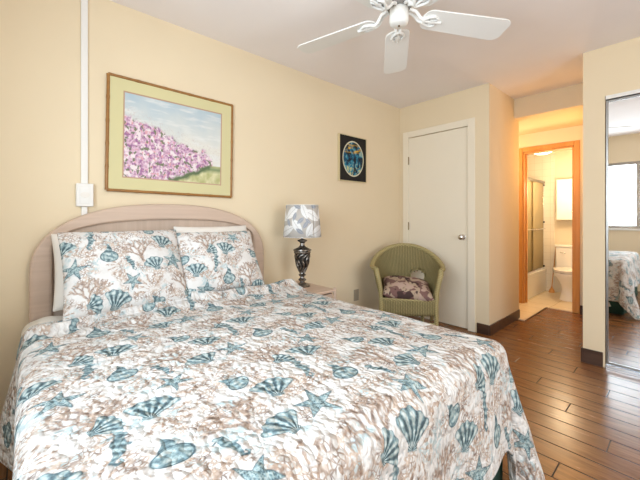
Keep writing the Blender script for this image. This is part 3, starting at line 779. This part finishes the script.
for k in range(5):
    A = 2*PI*k/5; mt = Matrix.Rotation(A, 4, 'Z') @ Matrix.Translation((0, 0, -.205)) @ Matrix.Rotation(math.radians(3.8), 4, 'Y') @ Matrix.Rotation(pitch, 4, 'X')
    b = MB().prism(blade_outline(), 0, .007); b.v = [tuple(mt @ Vector(v)) for v in b.v]; bl = b.build('blade', 'fanwhite', fan, bevel=.002)
    a = MB(); 
    for s in (-1, 1): a.tube([(.055, s*.012, .040), (.09, s*.016, .030), (.115, s*.013, .0), (.135, s*.010, -.010), (.160, s*.028, -.007), (.190, s*.036, -.005), (.215, s*.022, -.005), (.200, s*.006, -.006), (.175, s*.012, -.008)], [.009, .009, .009, .009, .008, .007, .006, .006, .005], 8)
    a.tube([(.13, 0, -.010), (.17, 0, -.008), (.225, 0, -.005), (.24, 0, -.005)], .007, 8)
    a.v = [tuple(mt @ Vector(v)) for v in a.v]; a.build('blade_arm', 'fanwhite', fan)

# ------------------------------------------------------------------ pictures, conduit, outlet
def bamboo_frame(name, label, y0, y1, z0, z1, fw, dep, m, par):
    mb = MB()
    for a, b in (((y0, z0), (y1, z0)), ((y1, z0), (y1, z1)), ((y1, z1), (y0, z1)), ((y0, z1), (y0, z0))):
        n = 40; pts, rr = [], []
        for i in range(n+1):
            f = i/n; pts.append((dep, a[0]+(b[0]-a[0])*f, a[1]+(b[1]-a[1])*f)); rr.append(fw*(1.18 if i % 8 == 0 else 1.0))
        mb.tube(pts, rr, 10)
    return mb.build(name, m, par)
M['bamboo'] = material('bamboo_gold', (0.4, 0.2, 0.06), 0.35, build=lambda t: mix(t, noi(t, coord(t), 22, 3), (0.20, 0.08, 0.02), (0.44, 0.21, 0.05)))
def paint_col(t):
    u, v = sep(t, coord(t, 'UV'))[:2]; p = comb(t, u*1.5, v, 0); n = noi(t, p, 9, 3); nb = noi(t, p, 3, 3)
    sky = mix(t, (v+nb*0.5).remap(0.75, 1.3), (0.72, 0.70, 0.64), (0.40, 0.52, 0.60))
    sky = mix(t, noi(t, comb(t, u*1.2, v*4, 0), 3, 4).remap(0.5, 0.7), sky, (0.74, 0.74, 0.72))
    grass = mix(t, n.remap(0.35, 0.65), (0.42, 0.42, 0.17), (0.68, 0.64, 0.38))
    grass = mix(t, (v-0.20+u*-0.0).abs().step(0.03, .03), grass, (0.20, 0.26, 0.12))
    c = mix(t, v.step(0.25, 0.006), sky, grass)
    fl_ = mix(t, noi(t, p, 30, 2).remap(0.35, 0.6), (0.40, 0.18, 0.33), (0.72, 0.50, 0.62))
    fl_ = mix(t, noi(t, vm(t, 'ADD', p, (9, 2, 5)), 13, 4).remap(0.5, 0.58), fl_, (0.80, 0.70, 0.72)); fl_ = mix(t, noi(t, vm(t, 'ADD', p, (1, 2, 5)), 15, 4).remap(0.56, 0.62), fl_, (0.33, 0.13, 0.30)); fl_ = mix(t, noi(t, p, 22, 3).remap(0.58, 0.66), fl_, (0.70, 0.34, 0.36))
    fl_ = mix(t, noi(t, vm(t, 'ADD', p, (5, 5, 5)), 18, 4).remap(0.56, 0.62), fl_, (0.16, 0.18, 0.10))
    bump_ = noi(t, p, 7, 3)
    top = (1-u).remap(0.08, 1.0, 0.36, 0.74) + (bump_-.5)*0.22; bot = u.remap(0.42, 0.92, -0.02, 0.25) + (bump_-.5)*0.10
    sh_ = (v-bot).abs().step(0.03, .02)
    f = v.step(top, 0.02)*(1-v.step(bot, 0.01))*u.step(0.90, 0.01)
    c = mix(t, f, c, fl_); c = mix(t, sh_*u.step(.88, .02)*u.remap(.35, .45), c, (0.10, 0.15, 0.06))
    tw = (noi(t, p, 16, 3)-.5).abs().step(0.012, .006)*v.step(top+.12, 0.03)*(1-v.step(top, .01)); return mix(t, tw*.5, c, (0.50, 0.38, 0.36))
M['painting'] = material('watercolour_hydrangeas', (0.6, 0.5, 0.5), 0.45, build=paint_col)
M['mat'] = plaster('pale_olive_mat_board', (0.66, 0.60, 0.34), rough=0.7, amt=0.03, bs=0.05)
M['mat_line'] = plaster('dusty_pink_mat_board', (0.52, 0.34, 0.24), rough=0.7, amt=0.03, bs=0.05)
pa = thing('framed_painting', 'large bamboo-framed watercolour of pink flowering hedge above the headboard', 'painting', (0.0, .758, 1.645), 0)
pa.rotation_euler = (math.radians(-.8), 0, 0)
W2, H2 = .403, .350
box(.003, .014, -W2+.01, W2-.01, -H2+.01, H2-.01).build('backing_board', 'mat', pa, smooth=False)
def flatring(x0, x1, a, b, c, d): return MB().box(x0, x1, -a, a, d, b).box(x0, x1, -a, a, -b, -d).box(x0, x1, -a, -c, -d, d).box(x0, x1, c, a, -d, d)
flatring(.014, .018, W2-.01, H2-.01, W2-.085, H2-.085).build('mat_board', 'mat', pa, smooth=False)
flatring(.014, .0165, W2-.085, H2-.085, W2-.093, H2-.093).build('inner_mat', 'mat_line', pa, smooth=False)
a, b = W2-.09, H2-.09
mb = MB().grid([[(.0152, -a, -b), (.0152, -a, b)], [(.0152, a, -b), (.0152, a, b)]], [[(0, 0), (0, 1)], [(1, 0), (1, 1)]]); mb.build('picture', 'painting', pa, smooth=False)
bamboo_frame('frame', '', -W2+.006, W2-.006, -H2+.006, H2-.006, .009, .016, 'bamboo', pa)

def small_col(t):
    u, v = sep(t, coord(t, 'UV'))[:2]; p = comb(t, u, v, 0); e = vm(t, 'LENGTH', comb(t, (u-.5)/.40, (v-.5)/.40))
    wv = noi(t, p, 3, 2, col=True); q = vm(t, 'ADD', p, vm(t, 'SCALE', wv, scale=.4)); n = noi(t, q, 8, 4)
    c = ramp(t, n, [(0.40, (0.008, 0.015, 0.02)), (0.5, (0.01, 0.09, 0.18)), (0.58, (0.02, 0.24, 0.36)), (0.70, (0.30, 0.42, 0.36))])
    c = mix(t, (noi(t, comb(t, u*1.0, v*3, 2), 4, 3).remap(.5, .6))*(v.remap(.60, .68))*(1-v.remap(.78, .84)), c, (0.75, 0.45, 0.05))
    c = mix(t, noi(t, q, 16, 3).remap(.55, .62)*(1-v.remap(.30, .45)), c, (0.55, 0.55, 0.25))
    c = mix(t, e.step(0.94, .012), (0.70, 0.66, 0.48), c); return mix(t, e.step(1.01, .012), (0.010, 0.009, 0.010), c)
M['small_art'] = material('dark_oval_sea_picture', (0.05,)*3, 0.6, build=small_col, spec=.3)
M['gold'] = plaster('cream_gold_frame', (0.66, 0.55, 0.33), rough=.35, amt=.03, bs=.05)
sp = thing('framed_picture', 'small black picture with a blue and yellow oval sea scene, above the lamp side', 'picture', (0, 2.495, 1.737), 0)
MB().grid([[(.0245, -.195, -.224), (.0245, -.195, .224)], [(.0245, .195, -.224), (.0245, .195, .224)]], [[(0, 0), (0, 1)], [(1, 0), (1, 1)]]).build('picture', 'small_art', sp, smooth=False)
box(.002, .024, -.195, .195, -.224, .224).build('backing_board', 'black', sp, smooth=False)
flatring(.002, .027, .203, .232, .196, .225).build('frame', 'gold', sp, smooth=False)

cdt = thing('wall_outlet', 'white boxed wall outlet fed by the vertical conduit above headboard', 'outlet', (0, .25, 1.27))
box(.0, .036, -.040, .040, -.065, .065).build('box', 'white', cdt, bevel=.004)
box(.036, .039, -.024, .024, -.048, .048).build('plate', 'white', cdt, bevel=.0015)
MB().lathe([(0, 0), (.016, 0), (.016, .005), (.0, .006)], n=20, ry=1.35).build('socket', 'linen', cdt, loc=(.039, 0, 0), rot=(0, PI/2, 0))
o = MB().box(0, .016, .234, .266, 1.336, H).box(0, .016, .236, .264, .62, 1.204).build('cable_conduit', 'white', bevel=.002)
tag(o, 'slim white vertical cable conduit running up the wall left of the painting', 'conduit')
ot = thing('wall_outlet', 'small beige outlet low on the wall right of the nightstand', 'outlet', (0, 2.56, .335))
M['beige'] = plaster('beige_plastic', (0.42, 0.35, 0.26), rough=.4, amt=.02, bs=0)
box(0, .008, -.036, .036, -.058, .058).build('plate', 'beige', ot, bevel=.002)
for z in (-.026, .026): box(.008, .011, -.016, .016, z-.014, z+.014).build('socket', 'beige', ot, bevel=.003)

# ------------------------------------------------------------------ bathroom
TX = .825
tub = thing('bathtub', 'cream bathtub along the left side of the bathroom beyond the doorway', 'bathtub', (0, 0, 0))
m = MB().box(TX-.03, TX, YQ+.125, YX-.012, .004, .30); m.build('apron', 'porcelain', tub, bevel=.008)
def rr(x0, x1, y0, y1, r, n=6):
    o = []
    for cx, cy, s in ((x1-r, y1-r, 0), (x0+r, y1-r, 1), (x0+r, y0+r, 2), (x1-r, y0+r, 3)):
        o += [(cx+r*math.cos(PI/2*(s+i/n)), cy+r*math.sin(PI/2*(s+i/n))) for i in range(n+1)]
    return o
A_ = [rr(-.01, TX+.004, YQ+.125, YX-.012, .02), rr(-.01, TX+.004, YQ+.125, YX-.012, .02), rr(.08, TX-.075, YQ+.22, YX-.09, .10), rr(.12, TX-.12, YQ+.27, YX-.14, .12)]
Z_ = [.30, .345, .345, .08]
P = [[(A_[k][i][0], A_[k][i][1], Z_[k]) for k in range(4)] for i in range(len(A_[0]))]
mb = MB().grid(P, close_u=True); nn = len(A_[0]); mb.f.append(tuple(i*4+3 for i in range(nn))); mb.build('basin', 'porcelain', tub, bevel=.004)
sd = thing('shower_door', 'amber frosted sliding glass shower doors standing on the bathtub rim', 'shower door', (TX-.045, 0, .347))
L0, L1 = YQ+.13, YX-.02
box(-.02, .02, L0, L1, 0, .025).build('bottom_rail', 'chrome', sd, bevel=.003)
box(-.025, .025, L0, L1, 1.32, 1.355).build('top_rail', 'alu', sd, bevel=.003)
for y in (L0, L1-.03): box(-.015, .015, y, y+.03, .025, 1.32).build('side_rail', 'chrome', sd, bevel=.003)
for k, (y0, y1, x) in enumerate(((L0+.03, 5.60, -.010), (5.50, L1-.03, .010))):
    g_ = box(x-.003, x+.003, y0, y1, .026, 1.318).build('glass_panel', 'shower_glass', sd, smooth=False)
    MB().tube([(x+.008, y0+.06, .62), (x+.045, y0+.06, .62), (x+.045, y1-.06, .62), (x+.008, y1-.06, .62)], .008, 8).build('towel_bar', 'chrome', sd)
for z in (.04, .72, 1.29): box(.012, .030, L1-.045, L1-.010, z-.012, z+.012).build('clamp', 'black', sd, bevel=.003)
# toilet
to = thing('toilet', 'white toilet against the back wall of the bathroom', 'toilet', (1.20, 5.62, 0.003))
def egg(w, l0, l1, z, n=36):
    return [(w*math.sin(a), (-l0 if math.cos(a) > 0 else -l1)*math.cos(a), z) for a in [2*PI*i/n for i in range(n)]]
secs = [(.115, .16, .20, 0), (.110, .15, .20, .02), (.092, .115, .19, .10), (.090, .12, .19, .17), (.120, .19, .19, .25), (.165, .245, .19, .32), (.182, .262, .19, .36), (.184, .265, .19, .385), (.150, .23, .155, .388), (.11, .16, .11, .30), (.03, .05, .05, .22)]
P = [[egg(w_, a, b, z)[i] for w_, a, b, z in secs] for i in range(36)]
mb = MB().grid(P, close_u=True); mb.f.append(tuple(i*len(secs)+len(secs)-1 for i in range(36))); mb.build('bowl', 'porcelain', to, sub=1)
mb = MB().prism([(p[0], p[1]) for p in egg(.186, .268, .19, 0)], .389, .404); mb.build('seat', 'porcelain', to, bevel=.005)
mb = MB().prism([(p[0], p[1]) for p in egg(.188, .270, .19, 0)], .406, .424); mb.build('lid', 'porcelain', to, bevel=.006)
box(-.21, .21, .20, .405, .38, .70).build('tank', 'porcelain', to, bevel=.02)
box(-.22, .22, .192, .412, .70, .735).build('tank_lid', 'porcelain', to, bevel=.010)
MB().tube([(-.15, .20, .63), (-.15, .185, .63), (-.08, .18, .622)], .006, 8).build('flush_lever', 'chrome', to)
pl = thing('plunger', 'thin-handled plunger leaning between the bathtub and the toilet', 'plunger', (.915, 5.95, .003))
MB().lathe([(.038, 0), (.040, .01), (.032, .04), (.014, .065), (.010, .09), (0, .09)], n=24).build('cup', 'orange_wood', pl)
MB().tube([(0, 0, .08), (.045, .045, .70)], .006, 8).build('handle', 'orange_wood', pl)
cb = thing('wall_cabinet', 'small white cabinet hung on the bathroom wall over the toilet', 'cabinet', (.99, YX, 1.10))
box(0, .42, -.16, 0, 0, .60).build('body', 'white', cb, bevel=.003)
for x in (.004, .212):
    d_ = box(x, x+.204, -.178, -.161, .005, .595).build('door', 'white', cb, bevel=.003)
    MB().lathe([(0, 0), (.006, 0), (.010, .014), (0, .018)], n=12).build('knob', 'chrome', d_, loc=(x+(.185 if x < .1 else .02), -.178, .12), rot=(PI/2, 0, 0))
cl = thing('ceiling_light', 'round lit dome lamp on the bathroom ceiling seen over the doorway', 'ceiling light', (.92, 5.45, 2.145))
MB().lathe([(0, 0), (.15, 0), (.15, -.02), (0, -.02)], n=32).build('ceiling_plate', 'white', cl)
MB().lathe([(.142, -.02), (.140, -.05), (.12, -.085), (.07, -.11), (0, -.118)], n=32).build('glass_dome', 'lamp_glow', cl)
